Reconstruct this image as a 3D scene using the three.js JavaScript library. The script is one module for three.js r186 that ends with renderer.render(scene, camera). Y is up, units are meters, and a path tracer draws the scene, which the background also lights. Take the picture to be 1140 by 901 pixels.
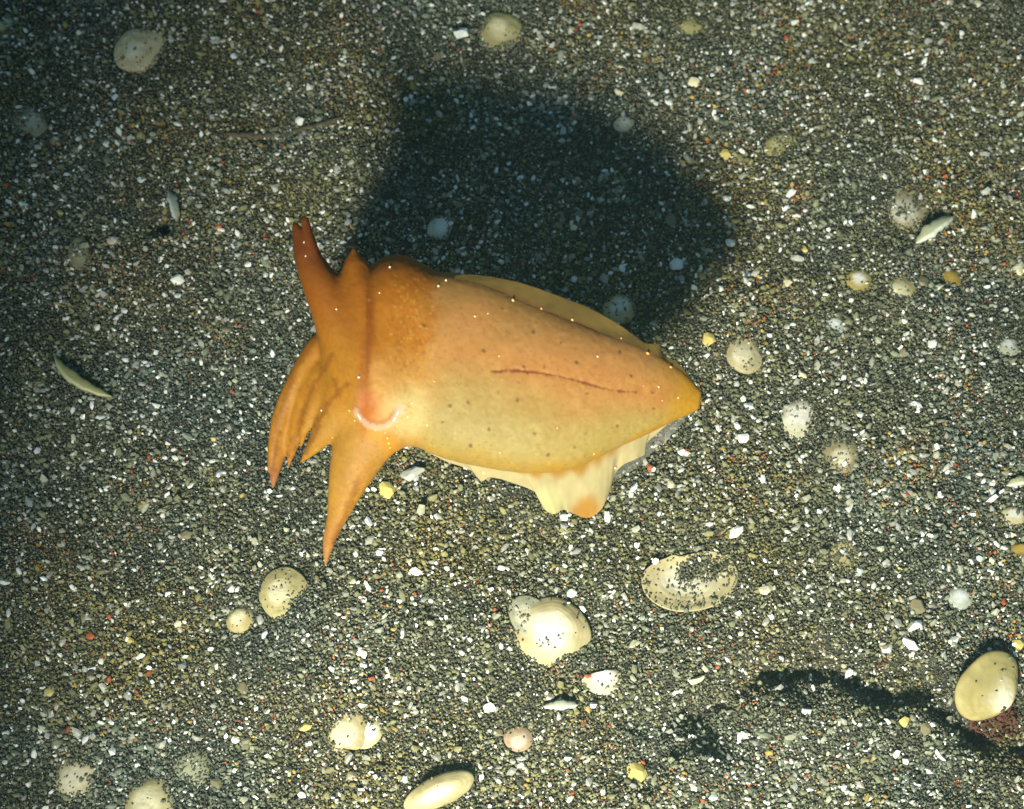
import * as THREE from 'three';
import { ConvexGeometry } from 'three/addons/geometries/ConvexGeometry.js';
import { mergeGeometries } from 'three/addons/utils/BufferGeometryUtils.js';

// ───────────────────────────── camera, sky, lamp, exposure ─────────────────────────────
const scene = new THREE.Scene();
const PW = 1140, PH = 901;
const FOV = 35, DIST = 0.243, PITCH = 72 * Math.PI / 180;
const camera = new THREE.PerspectiveCamera(FOV, PW / PH, 0.01, 30);
camera.position.set(0, DIST * Math.sin(PITCH), DIST * Math.cos(PITCH));
camera.lookAt(0, 0, 0);
camera.updateMatrixWorld(true);
camera.focus = 0.222; camera.userData.fStop = 23;

const renderer = new THREE.WebGLRenderer({ antialias: true });
renderer.toneMapping = THREE.LinearToneMapping;
renderer.toneMappingExposure = 1;
renderer.shadowMap.enabled = true;

// night water above the sea bed: a dim blue-green glow, a little lighter towards the surface
{
  const w = 64, h = 32, d = new Float32Array(w * h * 4);
  for (let j = 0; j < h; j++) for (let i = 0; i < w; i++) {
    const up = (j + 0.5) / h, k = 0.7 + 0.6 * up, o = (j * w + i) * 4;
    d[o] = 0.10 * k; d[o + 1] = 0.19 * k; d[o + 2] = 0.245 * k; d[o + 3] = 1;
  }
  const t = new THREE.DataTexture(d, w, h, THREE.RGBAFormat, THREE.FloatType);
  t.mapping = THREE.EquirectangularReflectionMapping;
  t.magFilter = THREE.LinearFilter; t.minFilter = THREE.LinearFilter; t.needsUpdate = true;
  scene.background = t; scene.environment = t;
}

// the diver's torch that lights the sea bed from below the frame, low over the sand
const TORCH_AT = new THREE.Vector3(-0.056, 0.205, 0.238);
const TORCH_AIM = new THREE.Vector3(0.030, 0.0, 0.038);
const torchLight = new THREE.SpotLight(0xfffbe2, 0.84, 0, 27.5 * Math.PI / 180, 1.0, 2);
torchLight.position.copy(TORCH_AT);
torchLight.target.position.copy(TORCH_AIM);
torchLight.castShadow = true;
torchLight.shadow.radius = 1.05;
torchLight.shadow.mapSize.set(2048, 2048);
torchLight.shadow.camera.near = 0.02; torchLight.shadow.camera.far = 1.5;
scene.add(torchLight, torchLight.target);

// ───────────────────────────── helpers ─────────────────────────────
function rng(seed) { let a = seed >>> 0; return () => { a = (a + 0x6D2B79F5) | 0; let t = Math.imul(a ^ (a >>> 15), 1 | a); t = (t + Math.imul(t ^ (t >>> 7), 61 | t)) ^ t; return ((t ^ (t >>> 14)) >>> 0) / 4294967296; }; }
const hash3 = (x, y, z) => { let h = Math.imul(x, 374761393) + Math.imul(y, 668265263) + Math.imul(z, 1274126177) | 0; h = Math.imul(h ^ (h >>> 13), 1274126177); return ((h ^ (h >>> 16)) >>> 0) / 4294967296; };
const fade = t => t * t * (3 - 2 * t);
function noise3(x, y, z) {                               // -1 .. 1
  const X = Math.floor(x), Y = Math.floor(y), Z = Math.floor(z), u = fade(x - X), v = fade(y - Y), w = fade(z - Z);
  const L = (a, b, t) => a + (b - a) * t;
  return 2 * L(L(L(hash3(X, Y, Z), hash3(X + 1, Y, Z), u), L(hash3(X, Y + 1, Z), hash3(X + 1, Y + 1, Z), u), v),
    L(L(hash3(X, Y, Z + 1), hash3(X + 1, Y, Z + 1), u), L(hash3(X, Y + 1, Z + 1), hash3(X + 1, Y + 1, Z + 1), u), v), w) - 1;
}
const noise2 = (x, y, s = 0) => noise3(x, y, s + 0.37);
const clamp = (x, a = 0, b = 1) => Math.min(b, Math.max(a, x));
const sstep = (a, b, x) => fade(clamp((x - a) / (b - a)));
const mix = (a, b, t) => a + (b - a) * t;
const mix3 = (a, b, t) => [mix(a[0], b[0], t), mix(a[1], b[1], t), mix(a[2], b[2], t)];
function interp(pts, x) {                                // piecewise smooth curve through [x, y] pairs
  if (x <= pts[0][0]) return pts[0][1];
  for (let i = 1; i < pts.length; i++) if (x <= pts[i][0]) {
    const p0 = pts[Math.max(0, i - 2)], p1 = pts[i - 1], p2 = pts[i], p3 = pts[Math.min(pts.length - 1, i + 1)];
    const t = (x - p1[0]) / (p2[0] - p1[0]), d = p2[0] - p1[0];
    const m1 = p2[0] === p0[0] ? 0 : (p2[1] - p0[1]) / (p2[0] - p0[0]) * d, m2 = p3[0] === p1[0] ? 0 : (p3[1] - p1[1]) / (p3[0] - p1[0]) * d;
    const t2 = t * t, t3 = t2 * t;
    return (2 * t3 - 3 * t2 + 1) * p1[1] + (t3 - 2 * t2 + t) * m1 + (3 * t2 - 2 * t3) * p2[1] + (t3 - t2) * m2;
  }
  return pts[pts.length - 1][1];
}
const GPX = 2 * DIST * Math.tan(FOV * Math.PI / 360) / PH;    // metres per photo pixel on the sand
const tanF = Math.tan(FOV * Math.PI / 360);
function at(px, py, h = 0) {                              // photo pixel -> point at height h over the sand plane
  const d = new THREE.Vector3((px / PW * 2 - 1) * tanF * PW / PH, (1 - py / PH * 2) * tanF, -1).applyQuaternion(camera.quaternion);
  const o = camera.position; return o.clone().addScaledVector(d, (h - o.y) / d.y);
}
const taken = {};
const numbered = n => { const k = taken[n] = (taken[n] ?? -1) + 1; return k ? `${n}_${String(k).padStart(3, '0')}` : n; };
function put(o, name, label, category, group, kind) {
  o.name = numbered(name); scene.add(o);
  if (label) o.userData.label = label;
  if (category) o.userData.category = category;
  if (group) o.userData.group = group;
  if (kind) o.userData.kind = kind;
  o.traverse(c => { if (c.isMesh) { c.castShadow = true; c.receiveShadow = true; } });
  return o;
}
function part(name, geo, mat, parent) { const m = new THREE.Mesh(geo, mat); m.name = name; m.castShadow = m.receiveShadow = true; parent.add(m); return m; }

// ───────────────────────────── relief of the sea bed ─────────────────────────────
const furrow = [[672, 885], [705, 852], [745, 822], [790, 786], [850, 756], [930, 752], [1010, 768], [1070, 800], [1150, 832], [1230, 850]].map(([x, y]) => at(x, y));
const bumps = [  // px, py, radius px, height mm
  [808, 812, 26, -4.2], [985, 788, 22, -2.4], [1075, 815, 18, -2.4], [900, 768, 20, -1.8], [765, 842, 16, 1.6], [182, 250, 12, -5], [1045, 862, 30, -1.6], [880, 888, 40, -1.4], [600, 592, 28, -1.6], [1100, 835, 34, -2.2],
  [740, 850, 30, 1.6], [860, 800, 30, 2.2], [960, 815, 50, 1.8], [590, 895, 60, -1.2], [1060, 560, 40, -0.9], [910, 700, 60, 0.8], [40, 520, 60, -1.0],
  [1000, 60, 60, -1.0], [330, 720, 60, 0.6], [505, 488, 14, -1.2], [650, 620, 50, 0.5], [60, 240, 70, -0.7], [1085, 110, 70, -1.0], [830, 345, 40, .7], [490, 862, 16, -0.8],
].map(([x, y, r, h]) => { const p = at(x, y); return [p.x, p.z, r * GPX, h * 1e-3]; });
function furrowAt(x, z) {
  let best = 1e9, side = 0, along = 0, acc = 0;
  for (let i = 1; i < furrow.length; i++) {
    const a = furrow[i - 1], b = furrow[i], ex = b.x - a.x, ez = b.z - a.z, l2 = ex * ex + ez * ez;
    const t = clamp(((x - a.x) * ex + (z - a.z) * ez) / l2), dx = x - a.x - ex * t, dz = z - a.z - ez * t, d = Math.hypot(dx, dz);
    if (d < best) { best = d; side = Math.sign(ex * dz - ez * dx); along = (acc + t) / (furrow.length - 1); }
    acc++;
  }
  return [best * side, along];
}
function H(x, z) {
  let h = 0.0012 * noise2(x * 24, z * 24, 3) + 0.00095 * noise2(x * 75, z * 75, 9) + 0.0008 * noise2(x * 190, z * 190, 17) + 0.0003 * noise2(x * 480, z * 480, 23);
  if (x > 0.0 && x < 0.16 && z > 0.02 && z < 0.13) {
    const [s0, k] = furrowAt(x, z), s = s0 + 0.0022 * noise2(x * 110, z * 110, 35) + 0.0018 * noise2(x * 330, z * 330, 36), wob = 0.85 + 0.75 * noise2(x * 130, z * 130, 31) + 0.35 * noise2(x * 330, z * 330, 33), e = sstep(0, 0.2, k) * Math.max(0.12, wob);
    h -= e * 0.0038 * Math.exp(-((s / (s > 0 ? 0.0026 : 0.0044)) ** 2)) * (1 + 0.5 * noise2(x * 600, z * 600, 37));
    h += e * 0.0019 * Math.exp(-(((s - 0.0062) / 0.0048) ** 2));
  }
  for (const [bx, bz, r, a] of bumps) { const q = ((x - bx) ** 2 + (z - bz) ** 2) / (r * r); if (q < 6) h += a * Math.exp(-q); }
  return h;
}

// ───────────────────────────── sea bed sheet ─────────────────────────────
{
  // a finely divided middle that stretches out to several metres at the rim
  const n = 330, half = n / 2, warp = i => { const k = (i - half) / half, a = Math.abs(k); return Math.sign(k) * (a < 0.8 ? a * 0.19 : 0.152 + (a - 0.8) * 0.19 + 1500 * Math.pow(a - 0.8, 4.0) * 1.6); };
  const pos = [], uv = [], col = [], idx = [];
  for (let j = 0; j <= n; j++) for (let i = 0; i <= n; i++) {
    const x = warp(i), z = warp(j);
    pos.push(x, H(x, z) - 0.0003, z); uv.push(x, z);
    const t = 0.5 + 0.5 * noise2(x * 60, z * 60, 41), q = 0.9 + 0.2 * noise2(x * 14, z * 14, 44);
    col.push(q * mix(0.9, 1.1, t), q, q * mix(1.08, 0.85, t));
  }
  for (let j = 0; j < n; j++) for (let i = 0; i < n; i++) { const a = j * (n + 1) + i, b = a + 1, c = a + n + 1, d = c + 1; idx.push(a, c, b, b, c, d); }
  const g = new THREE.BufferGeometry();
  g.setAttribute('position', new THREE.Float32BufferAttribute(pos, 3)); g.setAttribute('uv', new THREE.Float32BufferAttribute(uv, 2));
  g.setAttribute('color', new THREE.Float32BufferAttribute(col, 3)); g.setIndex(idx); g.computeVertexNormals();
  const S = 1024, data = new Uint8Array(S * S * 4), hgt = new Float32Array(S * S), R = rng(77);
  for (let i = 0; i < S * S; i++) { const v = 34 + R() * 20; data[i * 4] = v * 1.02; data[i * 4 + 1] = v * 1.02; data[i * 4 + 2] = v * 0.9; data[i * 4 + 3] = 255; hgt[i] = 90; }
  for (let k = 0; k < 60000; k++) {                       // the print of single grains, about half a millimetre each
    const cx = R() * S, cy = R() * S, r = 1.4 + R() * R() * 3.2, e = 0.6 + R() * 0.4, a = R() * 6.28, p = R();
    const c = p < 0.5 ? [42, 44, 40] : p < 0.78 ? [92, 92, 78] : p < 0.9 ? [140, 138, 120] : p < 0.955 ? [225, 225, 215] : p < 0.98 ? [150, 120, 60] : [160, 70, 44];
    const f = 0.75 + R() * 0.5, ca = Math.cos(a), sa = Math.sin(a), rr = Math.ceil(r);
    for (let y = -rr; y <= rr; y++) for (let x = -rr; x <= rr; x++) {
      const u = (x * ca + y * sa), v = (-x * sa + y * ca) / e; if (u * u + v * v > r * r) continue;
      const o = ((Math.floor(cy + y) + S) % S) * S + (Math.floor(cx + x) + S) % S;
      data[o * 4] = Math.min(255, c[0] * f); data[o * 4 + 1] = Math.min(255, c[1] * f); data[o * 4 + 2] = Math.min(255, c[2] * f);
      hgt[o] = 90 + 150 * Math.sqrt(1 - (u * u + v * v) / (r * r)) * Math.min(1, r / 3);
    }
  }
  const tex = (d, srgb) => { const t = new THREE.DataTexture(d, S, S); t.wrapS = t.wrapT = THREE.RepeatWrapping; t.repeat.set(8, 8); t.magFilter = THREE.LinearFilter; t.minFilter = THREE.LinearMipmapLinearFilter; t.generateMipmaps = true; if (srgb) t.colorSpace = THREE.SRGBColorSpace; t.needsUpdate = true; return t; };
  const hb = new Uint8Array(S * S * 4); for (let i = 0; i < S * S; i++) hb[i * 4] = hb[i * 4 + 1] = hb[i * 4 + 2] = hgt[i], hb[i * 4 + 3] = 255;
  const m = new THREE.MeshStandardMaterial({ map: tex(data, true), bumpMap: tex(hb, false), bumpScale: 0.0005, roughness: 0.8, vertexColors: true });
  put(new THREE.Mesh(g, m), 'seabed', 'dark volcanic sand sea bed under the cuttlefish', 'sea bed', null, 'structure');
}

// ───────────────────────────── shells ─────────────────────────────
const shellMat = new THREE.MeshPhysicalMaterial({ vertexColors: true, roughness: 0.5, specularIntensity: 0.4, transmission: 0.14, thickness: 0, side: THREE.DoubleSide });
const shellFields = [];                                  // for the grains that lie on or against shells
const WHITE = [0.82, 0.80, 0.74], CREAM = [0.66, 0.58, 0.36], YELLOW = [0.58, 0.48, 0.17], TAN = [0.42, 0.34, 0.22], GREY = [0.40, 0.42, 0.36], PINK = [0.55, 0.40, 0.32], OCHRE = [0.42, 0.28, 0.05], BLUE = [0.58, 0.66, 0.70];
function clam(o) {
  const { px, py, r: rp, asp = 1, dome = 0.23, turn = 0, tilt = 0, tiltDir = 0, heart = WHITE, rim = CREAM, cover: cover0 = 0.12, clump = 0, sink = 0.12, crack = 0.07, bite = null, seed = 1, label, name = 'clam_shell', group, lift = 0, heartSize = 0.55 } = o;
  const cover = cover0 * 1.25 + 0.02;
  const r = rp * GPX, nr = 30, na = 72, thick = 0.00022 + r * 0.02, P = [], C = [], I = [];
  const apex = -(o.umbo ?? 0.34) * r, R = rng(seed * 97 + 5);
  const outline = th => {
    let k = 1 + 0.05 * Math.exp(-((Math.abs(th) - Math.PI) ** 2) / 0.12) - 0.03 * Math.cos(2 * th) + 0.012 * noise2(Math.cos(th) * 2, Math.sin(th) * 2, seed);
    if (crack) { const c = noise2(Math.cos(th) * 1.6 + 5, Math.sin(th) * 1.6, seed + 3); k *= 1 - crack * Math.max(0, c + 0.1) - crack * 0.12 * Math.max(0, noise2(Math.cos(th) * 7, Math.sin(th) * 7, seed + 9)); }
    if (bite) { let d = Math.atan2(Math.sin(th - bite[0]), Math.cos(th - bite[0])); k *= 1 - bite[2] * Math.exp(-((d / bite[1]) ** 2)) * (1 + 0.3 * noise2(th * 5, 1, seed)); }
    return k;
  };
  const hgt = q => Math.pow(Math.max(0, 1 - q * q), 0.85);
  const full = q => dome * r * (dome < 0 ? Math.max(0, 1 - q * q) : hgt(q));
  for (let s = 0; s < 2; s++) for (let i = 0; i <= nr; i++) for (let j = 0; j < na; j++) {
    const q = i / nr * 0.985, th = j / na * 2 * Math.PI - Math.PI, R0 = r * outline(th) * q;
    const x = Math.sin(th) * R0, z = apex * (1 - q) + Math.cos(th) * R0 * asp;
    const grow = 0.003 * r * Math.sin(q * 52 + 3 * noise2(q * 9, th, seed)) + 0.006 * r * noise2(q * 14 + 0.5 * noise2(x / r * 3, z / r * 3, seed), seed, 5) * q + 0.024 * r * noise2(x / r * 4, z / r * 4, seed) + 0.008 * r * noise2(x / r * 13, z / r * 13, seed);
    P.push(x, full(q) + grow * (q > 0.05 ? 1 : 0) - s * thick, z);
    const band = 0.5 + 0.5 * noise2(q * 11 + 0.6 * noise2(x / r * 3, z / r * 3, seed + 2), seed * 3.1, 7), speck = noise3(x / r * 9, z / r * 9, seed + 0.5), ray = noise2(th * 9, seed, 4);
    const edge = heartSize * (1 + 0.35 * noise2(x / r * 2.3, z / r * 2.3, seed + 8));
    let c = mix3(heart, [rim[0] * 0.78 + 0.05, rim[1] * 0.76 + 0.05, rim[2] * 0.68 + 0.03], sstep(edge - 0.22, edge + 0.22, q + 0.08 * speck));
    c = mix3(c, [c[0] * 0.62, c[1] * 0.58, c[2] * 0.42], clamp(0.75 * band * (0.2 + 0.8 * q * q) + 0.14 * ray * q));
    const f = 0.9 * (1 + 0.16 * speck); C.push(c[0] * f, c[1] * f, c[2] * f);
  }
  const N = (nr + 1) * na;
  for (let i = 0; i < nr; i++) for (let j = 0; j < na; j++) {
    const a = i * na + j, b = i * na + (j + 1) % na, c = a + na, d = b + na;
    I.push(a, c, b, b, c, d, N + a, N + b, N + c, N + b, N + d, N + c);
  }
  for (let j = 0; j < na; j++) { const a = nr * na + j, b = nr * na + (j + 1) % na; I.push(a, N + a, b, b, N + a, N + b); }
  const g = new THREE.BufferGeometry();
  g.setAttribute('position', new THREE.Float32BufferAttribute(P, 3)); g.setAttribute('color', new THREE.Float32BufferAttribute(C, 3)); g.setIndex(I); g.computeVertexNormals();
  const m = new THREE.Mesh(g, shellMat), p = at(px, py), ground = H(p.x, p.z);
  const tx = Math.cos(tiltDir), tz = Math.sin(tiltDir);     // rises towards (tx, tz)
  const spin = new THREE.Quaternion().setFromAxisAngle(new THREE.Vector3(0, 1, 0), turn), lean = new THREE.Quaternion().setFromAxisAngle(new THREE.Vector3(tz, 0, -tx), tilt);
  // lean: rotate about the horizontal axis at right angles to (tx, tz)
  m.quaternion.copy(new THREE.Quaternion().setFromAxisAngle(new THREE.Vector3(-tz, 0, tx), tilt).multiply(spin));
  const y = ground + 0.0002 - sink * r + lift * r; m.position.set(p.x, y, p.z);
  put(m, name, label, 'shell', group);
  const inv = m.quaternion.clone().invert(), v = new THREE.Vector3();
  shellFields.push({
    x: p.x, z: p.z, R: r * 1.15, cover, clump, seed, top(x, z) {
      // follow the leaning shell: undo the lean at the height of the shell's own plane
      const slope = Math.tan(tilt), h0 = slope * ((x - p.x) * tx + (z - p.z) * tz);
      v.set(x - p.x, h0, z - p.z).applyQuaternion(inv);
      const th = Math.atan2(v.x, (v.z - apex * 0.2) / asp), q = Math.hypot(v.x, (v.z - apex * 0.2) / asp) / (r * outline(th));
      if (q > 1) return null;
      return y + h0 + full(q) * Math.cos(tilt);
    },
  });
  return m;
}
const PI = Math.PI;
const S = [
  { px: 158, py: 58, r: 32, asp: 1.08, rim: [0.78, 0.68, 0.46], heart: [0.9, 0.84, 0.7], cover: 0.10, heartSize: 0.3, crack: 0.12, seed: 11, turn: 2.2, label: 'tan round clam shell with dark specks, alone on the shaded sand above the worm tube' },
  { px: 558, py: 36, r: 30, asp: 1.06, rim: [0.60, 0.54, 0.28], heart: [0.85, 0.78, 0.50], cover: 0.05, heartSize: 0.4, seed: 12, turn: 0.4, label: 'yellowish domed clam shell touching a smooth white pebble' },
  { px: 772, py: 32, r: 26, asp: 1.15, rim: YELLOW, heart: [0.62, 0.56, 0.26], cover: 0.22, clump: 0.45, sink: 0.22, seed: 13, turn: 1.2, crack: 0.2, label: 'yellow clam shell half dusted with sand beyond the shadow of the cuttlefish' },
  { px: 33, py: 135, r: 24, rim: GREY, heart: [0.45, 0.47, 0.42], cover: 0.25, clump: 0.55, sink: 0.24, seed: 14, crack: 0.35, label: 'greenish grey broken clam shell mostly sunk in dark sand' },
  { px: 1008, py: 228, r: 33, asp: 1.0, rim: [0.52, 0.46, 0.36], heart: [0.68, 0.66, 0.55], cover: 0.26, clump: 0.4, sink: 0.16, heartSize: 0.4, seed: 15, turn: 2.9, label: 'large dusty grey clam shell beside a narrow white blade of shell' },
  { px: 957, py: 313, r: 15, rim: YELLOW, heart: WHITE, cover: 0.08, seed: 16, heartSize: 0.45, turn: 0.3, label: 'small yellow green clam shell with a white crown next to a cream one' },
  { px: 1003, py: 325, r: 20, rim: [0.64, 0.56, 0.32], heart: [0.84, 0.78, 0.52], cover: 0.14, clump: 0.3, sink: 0.2, seed: 17, turn: 1.0, label: 'small cream clam shell ringed by brown silt' },
  { px: 828, py: 397, r: 23, asp: 0.9, rim: [0.62, 0.55, 0.38], heart: [0.76, 0.70, 0.52], cover: 0.14, clump: 0.2, sink: 0.16, seed: 18, turn: 2.0, label: 'cream clam shell with dark grains on it, off the tail tip of the cuttlefish' },
  { px: 892, py: 467, r: 27, asp: 0.88, rim: [0.78, 0.78, 0.70], heart: WHITE, cover: 0.17, sink: 0.1, seed: 19, turn: 0.8, crack: 0.12, label: 'white flat clam shell peppered with dark sand grains' },
  { px: 935, py: 507, r: 23, asp: 1.05, rim: [0.40, 0.34, 0.22], heart: [0.80, 0.75, 0.55], cover: 0.2, clump: 0.45, sink: 0.16, heartSize: 0.45, seed: 20, turn: 3.4, crack: 0.15, label: 'tan ringed clam shell half buried below the peppered white shell' },
  { px: 767, py: 645, r: 52, asp: 0.72, dome: -0.10, umbo: 0.1, rim: [0.66, 0.58, 0.38], heart: [0.80, 0.76, 0.62], cover: 0.10, clump: 0.42, sink: -0.05, tilt: 0.05, tiltDir: PI * 0.6, bite: [PI, 0.7, 0.3], heartSize: 0.5, seed: 21, turn: 0.15, label: 'biggest broken shell, a shallow cream valve mostly covered with sand' },
  { px: 591, py: 687, r: 26, asp: 0.8, dome: 0.12, rim: GREY, heart: [0.6, 0.58, 0.45], cover: 0.18, clump: 0.35, sink: 0.02, lift: 0.02, seed: 22, turn: 2.4, label: 'grey thin shell tucked behind the bright domed cream shell' },
  { px: 612, py: 710, r: 44, asp: 1.0, dome: 0.3, rim: [0.66, 0.58, 0.36], heart: [0.86, 0.82, 0.70], cover: 0.07, sink: 0.1, heartSize: 0.5, seed: 23, turn: -0.2, tilt: 0.12, tiltDir: -PI / 2, label: 'bright domed cream clam shell with a white crown and a notched hinge' },
  { px: 672, py: 756, r: 23, asp: 0.75, dome: 0.24, rim: [0.75, 0.74, 0.66], heart: WHITE, cover: 0.08, sink: 0.08, bite: [PI + 0.3, 0.75, 0.75], seed: 24, label: 'white crescent of broken shell beside the domed cream shell' },
  { px: 318, py: 662, r: 29, asp: 0.94, rim: [0.60, 0.54, 0.30], heart: [0.78, 0.72, 0.50], cover: 0.14, clump: 0.12, sink: 0.14, heartSize: 0.42, seed: 25, turn: 1.7, label: 'yellowish clam shell with clumps of dark grains below the lowest arm tip' },
  { px: 268, py: 691, r: 15, asp: 0.95, dome: 0.4, rim: [0.62, 0.53, 0.27], heart: [0.82, 0.76, 0.52], cover: 0.03, seed: 26, turn: 0.6, label: 'small clean yellow cream clam shell beside a grain covered one' },
  { px: 386, py: 815, r: 22, asp: 1.25, rim: [0.58, 0.50, 0.30], heart: [0.74, 0.70, 0.52], cover: 0.14, clump: 0.3, sink: 0.16, seed: 27, turn: 2.5, crack: 0.3, label: 'ragged cream shell lump joined by a paler flake' },
  { px: 409, py: 818, r: 13, asp: 1.4, rim: [0.70, 0.65, 0.48], heart: WHITE, cover: 0.05, sink: 0.1, seed: 28, turn: -0.9, name: 'shell_flake', label: 'pale oval flake of shell leaning on a ragged cream lump' },
  { px: 88, py: 866, r: 29, asp: 1.05, rim: CREAM, heart: [0.78, 0.72, 0.56], cover: 0.22, clump: 0.5, sink: 0.2, seed: 29, turn: 2.0, crack: 0.2, label: 'cream grey shell half buried beside an olive cream clam shell' },
  { px: 168, py: 897, r: 27, rim: [0.55, 0.50, 0.30], heart: [0.70, 0.66, 0.46], cover: 0.10, sink: 0.16, seed: 30, turn: 1.0, label: 'olive cream clam shell near a half buried cream grey one' },
  { px: 1096, py: 764, r: 41, asp: 0.78, dome: 0.29, umbo: 0.66, rim: [0.60, 0.52, 0.25], heart: [0.88, 0.85, 0.68], cover: 0.04, sink: -0.05, lift: 0.08, tilt: 0.38, tiltDir: -2.2, heartSize: 0.38, seed: 31, turn: 3.9, label: 'glossy cream clam valve propped over a pocket of red brown algae' },
  { px: 489, py: 882, r: 38, asp: 0.46, dome: 0.34, umbo: 0.2, rim: [0.68, 0.60, 0.38], heart: [0.84, 0.78, 0.55], cover: 0.02, sink: -0.02, lift: 0.06, tilt: 0.5, tiltDir: -PI / 2 - 0.35, heartSize: 0.5, seed: 32, turn: 0.42, label: 'clean oval cream shell tipped on edge, throwing a short shadow' },
  { px: 577, py: 822, r: 15, asp: 0.9, dome: 0.35, rim: PINK, heart: [0.7, 0.62, 0.5], cover: 0.06, seed: 33, turn: 3.0, label: 'small pinkish clam shell with a white lower rim' },
  { px: 695, py: 138, r: 13, rim: [0.62, 0.66, 0.58], heart: [0.7, 0.72, 0.66], cover: 0.05, crack: 0.25, seed: 34, label: 'small frosted grey shell piece on the upper rim of the big shadow' },
  { px: 492, py: 254, r: 17, asp: 1.25, rim: [0.86, 0.88, 0.88], heart: [0.9, 0.9, 0.88], cover: 0.05, crack: 0.4, sink: 0.1, seed: 35, turn: -0.6, name: 'shell_flake', label: 'ragged white shell flake inside the shadow above the head' },
  { px: 690, py: 344, r: 19, rim: CREAM, heart: WHITE, cover: 0.2, clump: 0.3, sink: 0.2, seed: 36, label: 'plain clam shell lying in shadow against the far fin' },
  { px: 1072, py: 665, r: 13, dome: 0.35, rim: BLUE, heart: [0.7, 0.75, 0.78], cover: 0.05, seed: 37, label: 'small bluish white disc shell right of the white pebble pair' },
  { px: 212, py: 858, r: 21, asp: 1.1, rim: [0.36, 0.37, 0.24], heart: [0.40, 0.41, 0.28], cover: 0.32, clump: 0.6, sink: 0.26, seed: 38, turn: 1, label: 'green filmed shell almost buried in sand' },
  { px: 872, py: 160, r: 24, asp: 0.7, dome: 0.2, rim: [0.46, 0.42, 0.18], heart: [0.52, 0.48, 0.28], cover: 0.3, clump: 0.6, sink: 0.1, bite: [0.3, 0.8, 0.5], seed: 39, turn: 0.3, label: 'olive broken shell rim poking out of dim sand' },
  { px: 1128, py: 575, r: 15, asp: 0.7, rim: [0.68, 0.62, 0.42], heart: WHITE, cover: 0.08, clump: 0.2, seed: 40, label: 'cream half shell between a white sliver and an ochre shell' },
  { px: 1138, py: 613, r: 15, asp: 0.55, rim: OCHRE, heart: [0.48, 0.34, 0.08], cover: 0.03, seed: 41, label: 'ochre brown oval shell below the cream half shell' },
  { px: 1062, py: 308, r: 9, asp: 1.4, rim: OCHRE, heart: [0.46, 0.33, 0.08], cover: 0.03, seed: 42, turn: 0.5, label: 'tiny ochre oval shell on sand right of the cream ringed shell' },
  { px: 940, py: 617, r: 19, rim: [0.44, 0.36, 0.18], heart: [0.55, 0.46, 0.24], cover: 0.34, clump: 0.6, sink: 0.25, seed: 43, crack: 0.2, label: 'buff shell nearly hidden by grains on the bright sand' },
  { px: -2, py: 32, r: 12, rim: YELLOW, heart: CREAM, cover: 0.05, seed: 44, label: 'yellow shell edge far out on the dark sand' },
  { px: 90, py: 284, r: 14, asp: 1.6, rim: [0.40, 0.38, 0.26], heart: [0.46, 0.43, 0.3], cover: 0.3, clump: 0.55, sink: 0.2, seed: 45, turn: 0.3, label: 'dull khaki long shell sunk in dark sand by a round pink grey pebble' },
  { px: 1124, py: 384, r: 14, asp: 1.0, rim: [0.55, 0.6, 0.58], heart: [0.65, 0.68, 0.66], cover: 0.18, clump: 0.3, crack: 0.4, seed: 46, label: 'bluish grey ragged shell on the sand beside the tiny ochre oval shell' },
  { px: 930, py: 362, r: 12, asp: 1.1, rim: BLUE, heart: [0.75, 0.8, 0.82], cover: 0.12, crack: 0.35, seed: 47, label: 'pale blue ragged shell scrap under the small yellow green shell' },
];
for (const o of S) clam(o);

// narrow curved blades of broken shell
function blade(px, py, len, wid, ang, bend, rise, col, label, seed) {
  const nu = 28, nv = 8, P = [], C = [], I = [], L = len * GPX, W = wid * GPX, th = 0.0003;
  for (let s = 0; s < 2; s++) for (let i = 0; i <= nu; i++) for (let j = 0; j <= nv; j++) {
    const u = i / nu * 2 - 1, v = j / nv * 2 - 1, w = W * Math.pow(Math.max(0, 1 - Math.abs(u) ** 2.4), 0.7) * (1 + 0.25 * noise2(u * 7, seed) + 0.12 * noise2(u * 21, v, seed));
    P.push(u * L, rise * (1 - u * u) + (1 - v * v) * W * 0.35 - s * th, v * w + bend * L * u * u);
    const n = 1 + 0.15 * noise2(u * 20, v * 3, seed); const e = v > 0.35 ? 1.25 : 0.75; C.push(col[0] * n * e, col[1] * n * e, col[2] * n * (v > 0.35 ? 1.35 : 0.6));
  }
  const N = (nu + 1) * (nv + 1);
  for (let i = 0; i < nu; i++) for (let j = 0; j < nv; j++) { const a = i * (nv + 1) + j, b = a + 1, c = a + nv + 1, d = c + 1; I.push(a, b, c, b, d, c, N + a, N + c, N + b, N + b, N + c, N + d); }
  for (let i = 0; i < nu; i++) for (const j of [0, nv]) { const a = i * (nv + 1) + j, c = a + nv + 1; I.push(a, c, N + a, c, N + c, N + a); }
  const g = new THREE.BufferGeometry(); g.setAttribute('position', new THREE.Float32BufferAttribute(P, 3)); g.setAttribute('color', new THREE.Float32BufferAttribute(C, 3)); g.setIndex(I); g.computeVertexNormals();
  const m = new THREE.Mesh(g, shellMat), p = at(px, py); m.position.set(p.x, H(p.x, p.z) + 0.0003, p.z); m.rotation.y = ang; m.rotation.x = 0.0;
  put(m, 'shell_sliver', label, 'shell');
}
blade(88, 427, 42, 6, -0.6, -0.2, 0.0016, [0.5, 0.48, 0.26], 'long curved olive blade of broken shell with a white lower edge', 3);
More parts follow.
